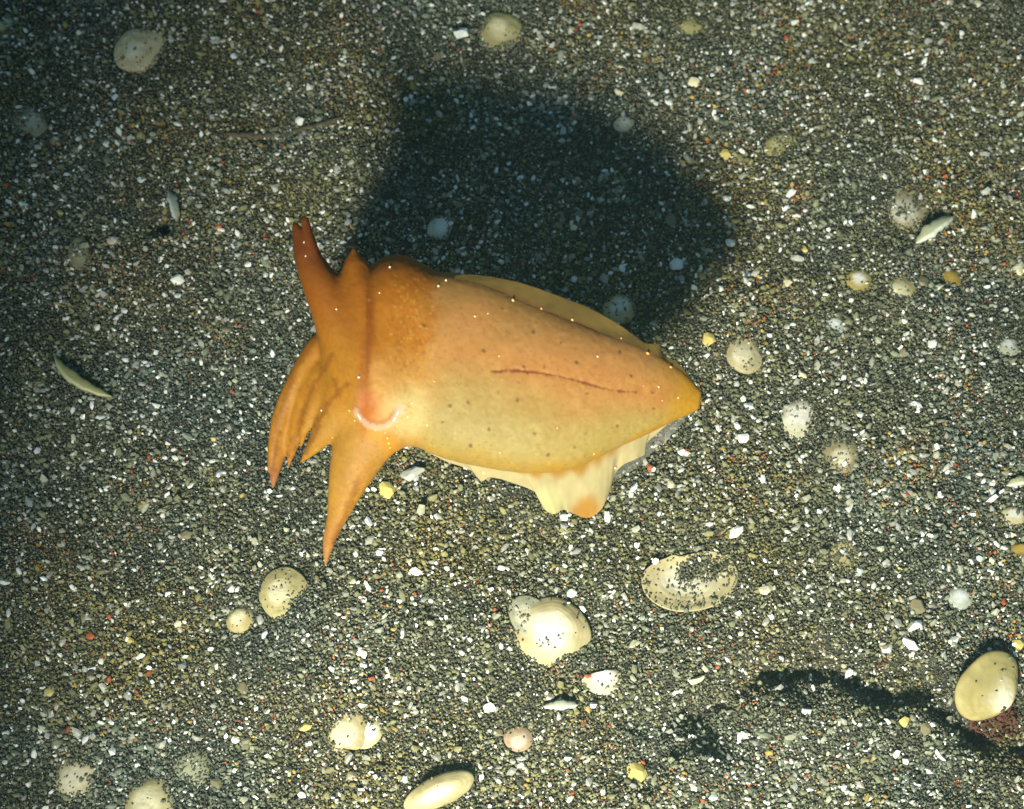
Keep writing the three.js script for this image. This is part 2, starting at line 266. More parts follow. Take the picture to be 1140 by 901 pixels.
blade(1040, 255, 29, 8, 0.62, 0.04, 0.0014, [0.62, 0.64, 0.52], 'narrow white blade of shell leaning by the large dusty grey shell', 4);
blade(196, 232, 20, 6, -1.25, 0.1, 0.0012, [0.4, 0.44, 0.42], 'thin grey sliver of shell standing beside a dark hole in the sand', 5);
blade(1132, 538, 14, 5, 0.25, 0.05, 0.001, [0.66, 0.66, 0.5], 'white green sliver of shell above the cream half shell', 6);
blade(624, 786, 18, 5, 0.05, 0.02, 0.001, [0.62, 0.65, 0.64], 'straight white bar of shell between the white crescent and the pinkish shell', 7);

// ───────────────────────────── chips and pebbles ─────────────────────────────
const chipGeos = [];
for (let k = 0; k < 10; k++) {
  const R = rng(500 + k), pts = [], n = 14 + (k % 4) * 5;
  for (let i = 0; i < n; i++) { const a = R() * 2 * PI, c = R() * 2 - 1, s = Math.sqrt(1 - c * c), r = 0.8 + 0.2 * R(); pts.push(new THREE.Vector3(Math.cos(a) * s * r, c * 0.5 * r, Math.sin(a) * s * r * (0.62 + 0.08 * (k % 4)))); }
  chipGeos.push(new ConvexGeometry(pts));
}
const chipMats = {};
const chipMat = (key, c, rough = 0.4) => chipMats[key] ??= new THREE.MeshPhysicalMaterial({ color: new THREE.Color().setRGB(...c), roughness: rough, specularIntensity: 0.5 });
const chipHues = { white: [0.84, 0.84, 0.80], cream: [0.72, 0.66, 0.44], grey: [0.46, 0.48, 0.44], blue: [0.62, 0.68, 0.74], yellow: [0.58, 0.48, 0.16], red: [0.52, 0.13, 0.05], pink: [0.6, 0.5, 0.44], stone: [0.20, 0.18, 0.11], dark: [0.05, 0.055, 0.055] };
function chip(px, py, rx, asp, ang, hue, k, label, group, name = 'shell_chip', cat = 'shell chip') {
  const p = at(px, py), m = new THREE.Mesh(chipGeos[k % 10], chipMat(hue, chipHues[hue]));
  const r = rx * GPX; m.scale.set(r, r * 0.85, r * asp * 1.3); m.rotation.set(0.25 * Math.sin(k * 7.1), ang, 0.25 * Math.cos(k * 3.3));
  m.position.set(p.x, H(p.x, p.z) + r * 0.22, p.z);
  put(m, name, label, cat, group);
}
const named = [
  [513, 40, 14, 0.75, 0.2, 'white', 'smooth white pebble touching the yellowish domed shell', 'pebble'],
  [199, 314, 9, 0.85, -0.4, 'white', 'bright white chip on dark sand level with the raised arms', 'shell_chip'],
  [459, 527, 18, 0.5, 0.2, 'grey', 'flat grey green stone under the chin of the cuttlefish', 'pebble'],
  [430, 545, 10, 1.0, 0.4, 'yellow', 'yellow shell lump right of the lowest arm', 'shell_chip'],
  [827, 489, 9, 1.0, 0, 'white', 'round white chip beyond the tail below the cream shell', 'shell_chip'],
  [1015, 717, 12, 0.6, -0.6, 'white', 'long white pebble above the furrow', 'pebble'],
  [1018, 697, 12, 0.5, 0.4, 'white', 'white wedge chip just above the long white pebble', 'shell_chip'],
  [988, 721, 8, 0.8, 0, 'blue', 'bluish chip left of the long white pebble', 'shell_chip'],
  [1063, 712, 8, 0.8, 0.8, 'white', 'white chip right of the long white pebble', 'shell_chip'],
  [545, 788, 8, 0.9, 0.3, 'white', 'white cube like chip above the small pinkish shell', 'shell_chip'],
  [807, 173, 9, 1.1, 0.5, 'yellow', 'yellow chip right of the big shadow', 'shell_chip'],
  [818, 594, 11, 0.6, 0.5, 'white', 'white chip above the biggest broken shell', 'shell_chip'],
  [853, 658, 10, 0.7, 0.1, 'cream', 'cream chip right of the biggest broken shell', 'shell_chip'],
  [709, 861, 13, 0.9, 0.2, 'yellow', 'yellow pebble below the furrow', 'pebble'],
  [776, 757, 13, 0.4, 0.4, 'cream', 'cream bar of shell at the start of the furrow', 'shell_chip'],
  [127, 270, 8, 1.0, 0, 'pink', 'round pink grey pebble on dark sand', 'pebble'],
  [753, 295, 11, 0.8, 0.2, 'white', 'pale shell scrap inside the big shadow', 'shell_chip'],
  [772, 92, 9, 0.8, 0.1, 'cream', 'buff pebble below the yellow dusted shell', 'pebble'],
  [690, 102, 8, 1.1, 0.3, 'cream', 'cream chip in the pair beyond the shadow', 'shell_chip'],
  [880, 216, 9, 0.6, 0.8, 'white', 'white flake left of the large dusty grey shell', 'shell_chip'],
  [927, 392, 8, 0.4, 0.6, 'cream', 'short cream rod above the peppered white shell', 'shell_chip'],
  [1037, 384, 7, 0.9, 0.6, 'white', 'white chip below the tiny ochre oval shell', 'shell_chip'],
  [893, 418, 7, 0.6, -0.9, 'cream', 'cream bean shaped chip just above the peppered white shell', 'shell_chip'],
  [788, 380, 9, 0.9, 0, 'yellow', 'olive yellow pebble between the tail and the cream shell', 'pebble'],
  [560, 595, 7, 0.6, 0, 'stone', 'drab stone chip by the dark hollow under the fin', 'pebble'],
  [705, 545, 8, 0.5, 0.9, 'blue', 'blue white splinter under the tail end of the fin', 'shell_chip'],
  [723, 524, 6, 0.55, 1.4, 'red', 'bright red orange stone beside the fin end', 'pebble'],
  [462, 636, 8, 0.6, -0.3, 'white', 'white chip between the lowest arm tip and the grey thin shell', 'shell_chip'],
  [8, 649, 7, 0.8, 0.2, 'white', 'white chip far out on the shaded sand', 'shell_chip'],
  [405, 729, 7, 0.8, -0.7, 'white', 'white hooked chip above the ragged cream shell lump', 'shell_chip'],
  [405, 742, 6, 0.6, 0, 'white', 'white chip just below the white hooked chip', 'shell_chip'],
  [340, 810, 8, 0.6, 0.1, 'yellow', 'flat yellow chip left of the ragged cream shell lump', 'pebble'],
  [1005, 805, 7, 0.9, 0.3, 'yellow', 'olive yellow lump beside the furrow', 'pebble'],
  [1028, 812, 7, 0.9, 0.2, 'stone', 'drab lump next to the olive yellow lump', 'pebble'],
  [1046, 842, 10, 0.35, -0.9, 'white', 'crooked white splinter below the furrow', 'shell_chip'],
];
named.forEach(([x, y, r, a, g, hue, label, kind], i) => chip(x, y, r, a, g, hue, i, label, null, kind, kind === 'pebble' ? 'pebble' : 'shell chip'));
{
  const R = rng(4242), hueWord = { white: 'white', cream: 'cream', grey: 'grey', blue: 'bluish', red: 'brick red', yellow: 'ochre', stone: 'drab' };
  const marks = S.map(o => [o.px, o.py, o.label.split(/,| with | on | touching | half | mostly | beside | next | ringed | peppered | tucked | below | joined | leaning | near | propped | tipped | inside | lying | right | almost | poking | between | nearly | far | sunk /)[0]])
    .concat([[785, 446, 'tail tip'], [650, 580, 'frilly fin lobes'], [357, 632, 'lowest arm tip'], [292, 540, 'drooping outer arm'], [335, 248, 'raised arms'], [500, 515, 'cuttlefish chin'], [600, 200, 'middle of the big shadow'], [88, 427, 'curved olive blade of shell'], [850, 760, 'furrow'], [182, 248, 'dark hole'], [300, 150, 'brown worm tube']]);
  for (let k = 0; k < 330; k++) {
    const px = -30 + R() * 1200, py = -20 + R() * 940, p = R();
    const hue = p < 0.48 ? 'white' : p < 0.61 ? 'grey' : p < 0.72 ? 'blue' : p < 0.81 ? 'cream' : p < 0.86 ? 'red' : p < 0.91 ? 'yellow' : 'stone';
    const r = (hue === 'stone' ? 3 : 0) + (hue === 'red' ? 2.8 : 3.4) + R() * R() * 5.2, a = 0.35 + R() * 0.65, g = R() * 6.28, v = Math.floor(R() * 10);
    if (S.some(s => Math.hypot(s.px - px, s.py - py) < s.r * 1.05) || Math.hypot((px - 570) / 185, (py - 415) / 92) < 1) continue;
    let best = 1e9, near = ''; for (const [mx, my, w] of marks) { const d = Math.hypot(px - mx, py - my); if (d < best) { best = d; near = w; } }
    const stone = hue === 'red' || hue === 'yellow' || hue === 'stone', kind = stone ? 'stone chip' : 'shell chip';
    chip(px, py, r, a, g, hue, v, `${r > 5.2 ? 'larger' : 'tiny'} ${a < 0.52 ? 'long' : a < 0.78 ? 'oval' : 'round'} ${hueWord[hue]} ${kind} near the ${near.split(' ').slice(-6).join(' ')}`, `${hueWord[hue]} ${kind}s strewn over the sand`, stone ? 'stone_chip' : 'shell_chip', kind);
  }
}

// a brown worm tube lying half in the sand, and red brown algae under the propped valve
{
  const pts = [[255, 153], [285, 150], [312, 149], [340, 146], [362, 140], [380, 133]].map(([x, y], i) => { const p = at(x, y); p.y = H(p.x, p.z) - 0.0002 + 0.00025 * Math.sin(i * 2); return p; });
  const g = new THREE.TubeGeometry(new THREE.CatmullRomCurve3(pts), 60, 0.00075, 10), p = g.attributes.position, n = g.attributes.normal, C = [];
  for (let i = 0; i < p.count; i++) { const k = noise3(p.getX(i) * 1500, p.getY(i) * 1500, p.getZ(i) * 1500), d = k * 0.00022; p.setXYZ(i, p.getX(i) + n.getX(i) * d, p.getY(i) + n.getY(i) * d, p.getZ(i) + n.getZ(i) * d); const f = 1 + 0.5 * k; C.push(0.10 * f, 0.08 * f, 0.045 * f); }
  g.setAttribute('color', new THREE.Float32BufferAttribute(C, 3)); g.computeVertexNormals();
  put(new THREE.Mesh(g, new THREE.MeshStandardMaterial({ vertexColors: true, roughness: 0.9 })), 'worm_tube', 'slim brown worm tube lying along the dark sand', 'worm tube');
  const R = rng(31), c = at(1112, 800), leaves = [];
  for (let i = 0; i < 170; i++) {
    const q = new THREE.SphereGeometry(1, 5, 4); q.scale(0.0003 + 0.0006 * R(), 0.00016, 0.0002 + 0.0002 * R()); q.rotateZ((R() - 0.3) * 1.6); q.rotateY(R() * 6.28);
    const a = R() * 6.28, d = R() * 0.0048, x = c.x + Math.cos(a) * d, z = c.z + Math.sin(a) * d * 0.8; q.translate(x, H(x, z) + 0.0004 + R() * 0.0022 * (1 - d / 0.006), z); leaves.push(q);
  }
  const tuft = new THREE.Mesh(mergeGeometries(leaves), new THREE.MeshStandardMaterial({ color: new THREE.Color().setRGB(0.10, 0.04, 0.022), roughness: 0.9 }));
  put(tuft, 'algae', 'red brown algae tuft under the propped cream valve', 'algae', null, 'stuff');
}

// ───────────────────────────── loose sand grains ─────────────────────────────
{
  const R = rng(90210);
  const grainGeo = (seed, flat, det) => { const q = rng(seed), g = new THREE.IcosahedronGeometry(1, det), p = g.attributes.position, seen = {}; for (let i = 0; i < p.count; i++) { const key = [p.getX(i), p.getY(i), p.getZ(i)].map(v => v.toFixed(3)).join(); const s = seen[key] ??= 0.72 + 0.5 * q(); p.setXYZ(i, p.getX(i) * s, p.getY(i) * s * flat, p.getZ(i) * s * 0.85); } g.deleteAttribute('uv'); g.computeVertexNormals(); return g; };
  const mats = { rough: new THREE.MeshPhysicalMaterial({ roughness: 0.6, specularIntensity: 0.4 }), gloss: new THREE.MeshPhysicalMaterial({ roughness: 0.3, specularIntensity: 0.7 }) };
  const kinds = {
    dark: { name: 'dark_sand', geo: [grainGeo(1, 0.75, 0), grainGeo(2, 0.6, 0)], mat: mats.rough, label: 'dark basalt grains that make up most of the sand', list: [[], []] },
    drab: { name: 'drab_sand', geo: [grainGeo(3, 0.7, 0), grainGeo(4, 0.55, 0)], mat: mats.rough, label: 'olive grey grains mixed through the sand', list: [[], []] },
    pale: { name: 'pale_sand', geo: [grainGeo(5, 0.65, 0), grainGeo(6, 0.5, 0)], mat: mats.gloss, label: 'pale glassy and white shell grains sparkling in the sand', list: [[], []] },
    rust: { name: 'rust_sand', geo: [grainGeo(7, 0.7, 0)], mat: mats.rough, label: 'rust red and ochre grains dotted through the sand', list: [[]] },
  };
  const add = (x, y, z, r) => {
    const n1 = noise2(x * 70, z * 70, 51), n2 = noise2(x * 45, z * 45, 57) + 0.6 * noise2(x * 130, z * 130, 58), p = R() + 0.13 * n1 + 0.07 * noise2(x * 240, z * 240, 59); r *= 1 + 0.22 * noise2(x * 110, z * 110, 61);
    const f = 0.72 + R() * 0.56; let kind, c;
    const big = r > 0.0003 ? 0.19 : -0.06;                     // the bigger grains are more often shell and glassy quartz
    if (p < 0.46 - big * 1.3) { kind = 'dark'; const v = 0.088 * f; c = [v * (1.0 + 0.12 * n2), v * 1.03, v * (0.72 - 0.14 * n2)]; }
    else if (p < 0.83 - big) { kind = 'drab'; const v = 0.205 * f; c = [v * (0.98 + 0.22 * n2), v * (1.0 + 0.05 * n2), v * (0.57 - 0.24 * n2)]; r *= 0.85 + 0.95 * R() * R(); }
    else if (p < 0.962) { kind = 'pale'; const q = R(); const v = q < 0.56 ? 0.36 * f : Math.min(0.88, 0.74 + 0.2 * R()); c = q < 0.56 ? [v * 0.99, v, v * (0.72 + 0.26 * R())] : [v * (0.95 + 0.05 * R()), v, v * (0.9 + 0.12 * R())]; r *= q < 0.56 ? 0.9 + 0.7 * R() : 0.75 + 1.0 * R() * R(); }
    else { kind = 'rust'; c = R() < 0.3 ? [0.40 * f, 0.10 * f, 0.045 * f] : [0.40 * f, 0.28 * f, 0.08 * f]; }
    const K = kinds[kind], l = K.list[K.list.length > 1 && R() < 0.5 ? 1 : 0];
    l.push([x, y, z, r, R() * 6.28, R() * 6.28, 0.7 + R() * 0.9, c]);
  };
  const step = 0.00038, X0 = -0.128, X1 = 0.128, Z0 = -0.112, Z1 = 0.100;
  for (let z = Z0; z < Z1; z += step) for (let x = X0; x < X1; x += step) {
    const gx = x + (R() - 0.5) * step * 1.6, gz = z + (R() - 0.5) * step * 1.6, t = R();
    let r = 0.00014 + 0.00012 * R(); if (t > 0.93) r += 0.00022 * R(); if (t > 0.992) r += 0.00035 * R();
    let y = H(gx, gz), keep = true;
    for (const s of shellFields) {
      const dx = gx - s.x, dz = gz - s.z; if (dx * dx + dz * dz > s.R * s.R) continue;
      const top = s.top(gx, gz); if (top === null || top < y) continue;
      const heap = noise2(gx * 420, gz * 420, s.seed) * 0.7 + noise2(gx * 1100, gz * 1100, s.seed + 4) * 0.3;
      const dens = s.clump > 0 && heap > 0.55 - s.clump ? Math.min(0.95, s.cover + s.clump) : heap > 0.3 ? s.cover * 1.6 : s.cover * 0.4;
      if (R() < dens) y = Math.max(y, top + 0.00003); else keep = false;
    }
    if (keep) add(gx, y + r * 0.25, gz, r);
  }
  for (let k = 0; k < 26000; k++) {                        // a thin scatter of bigger grains over the rest
    const gx = X0 + R() * (X1 - X0), gz = Z0 + R() * (Z1 - Z0), r = 0.0003 + R() * R() * 0.00035;
    if (shellFields.some(s => (gx - s.x) ** 2 + (gz - s.z) ** 2 < s.R * s.R)) continue;
    add(gx, H(gx, gz) + r * 0.55, gz, r);
  }
  const m4 = new THREE.Matrix4(), q = new THREE.Quaternion(), e = new THREE.Euler(), v = new THREE.Vector3(), sc = new THREE.Vector3(), col = new THREE.Color();
  for (const K of Object.values(kinds)) K.list.forEach((l, k) => {
    const im = new THREE.InstancedMesh(K.geo[k], K.mat, l.length);
    l.forEach(([x, y, z, r, a, b, w, c], i) => { e.set(Math.sin(b) * 0.7, a, Math.cos(b) * 0.7); q.setFromEuler(e); m4.compose(v.set(x, y, z), q, sc.set(r * w, r, r)); im.setMatrixAt(i, m4); im.setColorAt(i, col.setRGB(...c)); });
    put(im, K.name, k ? K.label.replace('grains', 'flatter grains') : K.label, 'sand', null, 'stuff');
  });
  console.log('grains', Object.values(kinds).map(K => K.list.map(l => l.length)).flat().join(' '));
}
// ───────────────────────────── cuttlefish ─────────────────────────────
{
  const base = at(540, 425, 0.034), fwd = new THREE.Vector3(0, 0, -1).applyQuaternion(camera.quaternion);
  const PX = 2 * base.clone().sub(camera.position).dot(fwd) * tanF / PH;    // its pose was measured in photo pixels: metres per pixel at its height
  const U0 = 540, V0 = 425;
  const root = new THREE.Group(); root.position.copy(base); root.rotation.x = PI / 2 - PITCH;
  const toLocal = (u, v, w) => [(u - U0) * PX, w * PX, (v - V0) * PX];
  // distance field, in pixels: u along, v across, w up from the animal's mid plane
  const A0 = [468, 402], AL = Math.hypot(309, 44), AX = 309 / AL, AY = 44 / AL;
  const UP = [[0, 99], [0.08, 102], [0.15, 101], [0.23, 97], [0.43, 80], [0.59, 67], [0.75, 56], [0.85, 44], [0.94, 29], [1, 13]];
  const LO = [[0, 92], [0.12, 103], [0.25, 107], [0.43, 107], [0.59, 95], [0.72, 69], [0.83, 47], [0.92, 28], [1, 12]];
  const tbl = []; for (let i = 0; i <= 400; i++) { const t = i / 400; tbl.push([interp(UP, t), interp(LO, t)]); }
  const smin = (a, b, k) => { const h = Math.max(k - Math.abs(a - b), 0) / k; return Math.min(a, b) - h * h * k * 0.25; };
  function mantle(u, v, w) {
    const s = (u - A0[0]) * AX + (v - A0[1]) * AY, c = -(u - A0[0]) * AY + (v - A0[1]) * AX, t = s / AL;
    const q = tbl[Math.round(clamp(t) * 400)]; let wh = (q[0] + q[1]) / 2, c0 = (q[1] - q[0]) / 2;
    let over = 0; if (t < 0) over = -s; else if (t > 1) over = s - AL;
    const dp = wh * mix(0.45, 0.50, clamp(t)) * (w < 0 ? 0.8 : 1);
    const cc = Math.abs((c - c0) / wh), pw = c < c0 ? 2.9 : 2.3;
    const e = Math.pow(Math.pow(cc, pw) + Math.pow(Math.abs(w / dp), pw) + (t < 0 ? Math.pow(over / 26, pw) : 0), 1 / pw);
    let d = (e - 1) * Math.min(wh, dp); if (t > 1) d = Math.hypot(Math.max(0, d + 3), over) - 3;
    return d;
  }
  const ell = (u, v, w, c, r) => { const x = (u - c[0]) / r[0], y = (v - c[1]) / r[1], z = (w - c[2]) / r[2]; return (Math.sqrt(x * x + y * y + z * z) - 1) * Math.min(r[0], r[1], r[2]); };
  const smooth = (p, n = 30) => { const out = []; for (let i = 0; i <= n; i++) { const t = i / n * (p.length - 1); out.push([0, 1, 2, 3].map(c => interp(p.map((q, j) => [j, q[c]]), t))); } const m = [0, 1, 2].map(c => out.reduce((q, o) => q + o[c], 0) / out.length); out.ball = [...m, Math.max(...out.map(o => Math.hypot(o[0] - m[0], o[1] - m[1], o[2] - m[2]) + o[3]))]; return out; };
  function limb(u, v, w, pts, k = 8, flat = 1) {          // chain of tapered capsules [u, v, w, r]
    let best = 1e9;
    if (pts.ball) { const far = Math.hypot(u - pts.ball[0], v - pts.ball[1], w - pts.ball[2]) - pts.ball[3]; if (far > 30) return far; }
    for (let i = 1; i < pts.length; i++) {
      const a = pts[i - 1], b = pts[i], ex = b[0] - a[0], ey = b[1] - a[1], ez = (b[2] - a[2]) * flat;
      const dx = u - a[0], dy = v - a[1], dz = (w - a[2]) * flat, t = clamp((dx * ex + dy * ey + dz * ez) / (ex * ex + ey * ey + ez * ez));
      const d = Math.hypot(dx - ex * t, dy - ey * t, dz - ez * t) - mix(a[3], b[3], t);
      if (d < best) best = d;
    }
    return best;
  }
  const arms = [
    [[[402, 420, 12, 36], [386, 372, 20, 29], [366, 328, 26, 22], [347, 292, 28, 14], [334, 256, 28, 4.5]], 5, 1],            // raised pair
    [[[396, 402, 16, 30], [374, 346, 26, 21], [355, 302, 31, 13], [349, 272, 34, 7.5], [345, 249, 35, 4]], 4, 1],
    [[[398, 384, 10, 36], [397, 340, 20, 25], [397, 306, 24, 13], [397, 282, 25, 3.5]], 10, 1],                              // horn over the far eye
    [[[394, 412, 0, 38], [356, 410, -10, 26], [327, 448, -18, 18], [305, 498, -28, 12.5], [297, 545, -36, 2.5]], 4, 1.4],
    [[[394, 420, 10, 36], [362, 420, 4, 22], [340, 452, -6, 14.5], [325, 488, -18, 8.5], [316, 521, -28, 2]], 4, 1.3],
    [[[398, 404, 10, 34], [366, 384, 10, 18], [335, 418, 0, 12.5], [309, 468, -13, 9.5], [294, 526, -28, 2.5]], 4, 1.2],
    [[[396, 428, 14, 34], [372, 430, 12, 18], [352, 452, 6, 10], [339, 478, -4, 5.5], [333, 498, -12, 1.8]], 4, 1.2],
    [[[402, 432, 16, 38], [382, 454, 12, 24], [364, 478, 4, 15.5], [347, 499, -6, 8], [333, 515, -12, 2]], 4, 1.4],
    [[[430, 450, 10, 44], [410, 482, 8, 36], [390, 528, 0, 24], [375, 572, -12, 13], [363, 604, -24, 7.5], [358, 632, -32, 2.5]], 5, 1.7],
  ].map(([p, k, f]) => [smooth(p), k, f]);
  const crest3 = smooth([[401, 302, 26, 8], [409, 335, 36, 8], [411, 380, 40, 8], [407, 425, 42, 7], [405, 450, 40, 5]]);
  function head(u, v, w) {
    let d = ell(u, v, w, [442, 392, 0], [50, 98, 45]);
    d = smin(d, ell(u, v, w, [444, 334, 2], [40, 40, 38]), 28);       // bulge of the far eye
    d = smin(d, ell(u, v, w, [432, 436, 10], [40, 38, 29]), 30);       // bulge of the near eye
    d = smin(d, ell(u, v, w, [410, 400, 6], [40, 66, 44]), 26);
    return d;
  }
  function body(u, v, w) {
    let d = smin(head(u, v, w), mantle(u, v, w), 9);
    let a = 1e9; for (const [p, k, f] of arms) a = smin(a, limb(u, v, w, p, 14, f), k);
    d = smin(d, a, 11);
    // crest running from the horn down to the near eye
    d = smin(d, limb(u, v, w, crest3, 1, 1), 15);
    // groove in the back, crease round the lower lid, gap between arms and head
    d = Math.max(d, -limb(u, v, w, crease3, 1, 1));
    d = Math.max(d, 0 - limb(u, v, w, lid3, 1, 1));
    return d;
  }
  let crease3 = [[0, 0, -999, 0], [1, 0, -999, 0]], lid3 = crease3;
  const surfW = (u, v) => { for (let w = 95; w > -60; w -= 0.5) if (body(u, v, w) < 0) return w; return -20; };
  const creaseUV = [[548, 415], [570, 414], [595, 415.5], [620, 420], [645, 426], [665, 432], [685, 436], [706, 437]];
  const lidUV = [[402, 457], [406, 466], [414, 472.5], [424, 475], [434, 473], [442, 467], [447, 458]];
  { const a = creaseUV.map(([u, v]) => [u, v, surfW(u, v) + 0.5, 1.1]), b = lidUV.map(([u, v]) => [u, v - 2.5, surfW(u, v - 2.5) + 1, 1.8]); crease3 = a; lid3 = b; }

  // surface nets over the field
  const CELL = 1.8, lo = [280, 236, -78], hi = [786, 640, 80], n = [0, 1, 2].map(i => Math.ceil((hi[i] - lo[i]) / CELL) + 1);
  const F = new Float32Array(n[0] * n[1] * n[2]), id = (i, j, k) => (k * n[1] + j) * n[0] + i, B = 4;
  for (let K = 0; K < n[2]; K += B) for (let J = 0; J < n[1]; J += B) for (let Ii = 0; Ii < n[0]; Ii += B) {   // skip blocks far from the skin
    const cu = lo[0] + (Ii + B / 2) * CELL, cv = lo[1] + (J + B / 2) * CELL, cw = lo[2] + (K + B / 2) * CELL, d = body(cu, cv, cw), far = Math.abs(d) > 26;
    for (let k = K; k < Math.min(K + B, n[2]); k++) for (let j = J; j < Math.min(J + B, n[1]); j++) for (let i = Ii; i < Math.min(Ii + B, n[0]); i++)
      F[id(i, j, k)] = far ? d : body(lo[0] + i * CELL, lo[1] + j * CELL, lo[2] + k * CELL);
  }
  const vid = new Int32Array(F.length).fill(-1), V = [], I = [];
  for (let k = 0; k < n[2] - 1; k++) for (let j = 0; j < n[1] - 1; j++) for (let i = 0; i < n[0] - 1; i++) {
    let m = 0, x = 0, y = 0, z = 0, c = 0;
    const f = [F[id(i, j, k)], F[id(i + 1, j, k)], F[id(i, j + 1, k)], F[id(i + 1, j + 1, k)], F[id(i, j, k + 1)], F[id(i + 1, j, k + 1)], F[id(i, j + 1, k + 1)], F[id(i + 1, j + 1, k + 1)]];
    for (let q = 0; q < 8; q++) if (f[q] < 0) m |= 1 << q;
    if (m === 0 || m === 255) continue;
    for (let a = 0; a < 8; a++) for (const b of [a | 1, a | 2, a | 4]) if (b !== a && (f[a] < 0) !== (f[b] < 0)) {
      const t = f[a] / (f[a] - f[b]); x += mix(a & 1, b & 1, t); y += mix(a >> 1 & 1, b >> 1 & 1, t); z += mix(a >> 2 & 1, b >> 2 & 1, t); c++;
    }
    vid[id(i, j, k)] = V.length / 3; V.push(lo[0] + (i + x / c) * CELL, lo[1] + (j + y / c) * CELL, lo[2] + (k + z / c) * CELL);
  }
  for (let k = 1; k < n[2] - 1; k++) for (let j = 1; j < n[1] - 1; j++) for (let i = 1; i < n[0] - 1; i++) {
    const a = F[id(i, j, k)] < 0;
    const quad = (p, q, r, s, flip) => { if (p < 0 || q < 0 || r < 0 || s < 0) return; flip ? I.push(p, r, q, p, s, r) : I.push(p, q, r, p, r, s); };
    if (a !== (F[id(i + 1, j, k)] < 0)) quad(vid[id(i, j - 1, k - 1)], vid[id(i, j, k - 1)], vid[id(i, j, k)], vid[id(i, j - 1, k)], a);
    if (a !== (F[id(i, j + 1, k)] < 0)) quad(vid[id(i - 1, j, k - 1)], vid[id(i - 1, j, k)], vid[id(i, j, k)], vid[id(i, j, k - 1)], a);
    if (a !== (F[id(i, j, k + 1)] < 0)) quad(vid[id(i - 1, j - 1, k)], vid[id(i, j - 1, k)], vid[id(i, j, k)], vid[id(i - 1, j, k)], a);
  }
  // skin colours: pigment cells in patches and dots
  const distLine = (pts, u, v) => { let best = 1e9; for (let i = 1; i < pts.length; i++) { const [ax, ay] = pts[i - 1], [bx, by] = pts[i], ex = bx - ax, ey = by - ay, t = clamp(((u - ax) * ex + (v - ay) * ey) / (ex * ex + ey * ey)); best = Math.min(best, Math.hypot(u - ax - ex * t, v - ay - ey * t)); } return best; };
  const crest = [[399, 284], [409, 315], [416, 345], [416, 380], [411, 410], [407, 435], [408, 456]];
  const streaks = [[[355, 376], [330, 412], [308, 470], [298, 530]], [[374, 398], [350, 432], [334, 470], [318, 508]], [[392, 428], [368, 450], [352, 480], [340, 504]], [[378, 425], [382, 440]], [[424, 498], [402, 534], [384, 572], [368, 606]]];
  const dots = [[560, 346], [593, 372], [540, 393], [622, 383], [688, 393], [652, 438], [724, 438], [523, 449], [503, 452], [545, 478], [525, 495], [594, 482], [685, 474], [638, 497], [610, 505], [495, 470], [576, 446], [700, 420], [604, 412], [725, 455], [583, 410], [512, 380], [475, 365], [640, 405]];
  const g1 = (u, v, s) => noise3(u / s, v / s, 0.5);
  function skin(u, v, w) {
    const nA = g1(u, v, 38), nB = g1(u + 91, v, 14), nC = g1(u, v + 55, 5), nD = noise3(u / 2.3, v / 2.3, w / 2.3);
    const s = (u - A0[0]) * AX + (v - A0[1]) * AY, c = -(u - A0[0]) * AY + (v - A0[1]) * AX, t = clamp(s / AL), q = tbl[Math.round(t * 400)];
    const e = (c > 0 ? c / q[1] : c / q[0]) + 0.12 * nA + 0.05 * nB;             // -1 far flank .. 1 near flank
    let col = mix3([0.42, 0.22, 0.065], [0.54, 0.245, 0.066], sstep(-0.75, -0.1, e));
    col = mix3(col, [0.42, 0.30, 0.085], sstep(-0.2 + 0.35 * (t - 0.3), 0.55 + 0.2 * t, e));
    col = mix3(col, [0.46, 0.245, 0.018], 0.8 * sstep(0.80, 0.97, e));
    col = mix3(col, [0.38, 0.295, 0.095], 0.5 * sstep(90, 20, Math.hypot((u - 540) * 0.8, v - 480)));
    col = mix3(col, [0.50, 0.25, 0.018], sstep(0.80, 0.99, t + 0.05 * nB));
    col = mix3(col, [0.54, 0.235, 0.075], 0.5 * sstep(40, 8, Math.hypot(u - 530, (v - 355) * 1.3)) + 0.35 * sstep(70, 20, Math.hypot((u - 640) * 0.6, (v - 400) * 1.6)));
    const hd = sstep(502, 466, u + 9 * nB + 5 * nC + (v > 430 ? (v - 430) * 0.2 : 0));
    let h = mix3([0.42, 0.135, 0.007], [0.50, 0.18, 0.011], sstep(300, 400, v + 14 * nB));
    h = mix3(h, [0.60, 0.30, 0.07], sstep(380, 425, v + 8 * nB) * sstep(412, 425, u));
    h = mix3(h, [0.60, 0.46, 0.18], sstep(40, 14, Math.hypot(u - 462, (v - 462) * 0.9)) * 0.9);
    h = mix3(h, [0.29, 0.075, 0.004], sstep(11, 1.5, distLine(crest, u, v)) * (0.85 + 0.15 * nB));
    h = mix3(h, [0.44, 0.15, 0.008], 0.6 * sstep(30, 6, distLine(crest, u + 12, v)) * (u < 414 ? 1 : 0));
    h = mix3(h, [0.50, 0.13, 0.012], 0.75 * sstep(22, 6, Math.hypot((u - 413) * 1.1, (v - 452) * 0.9) + 3 * nB));
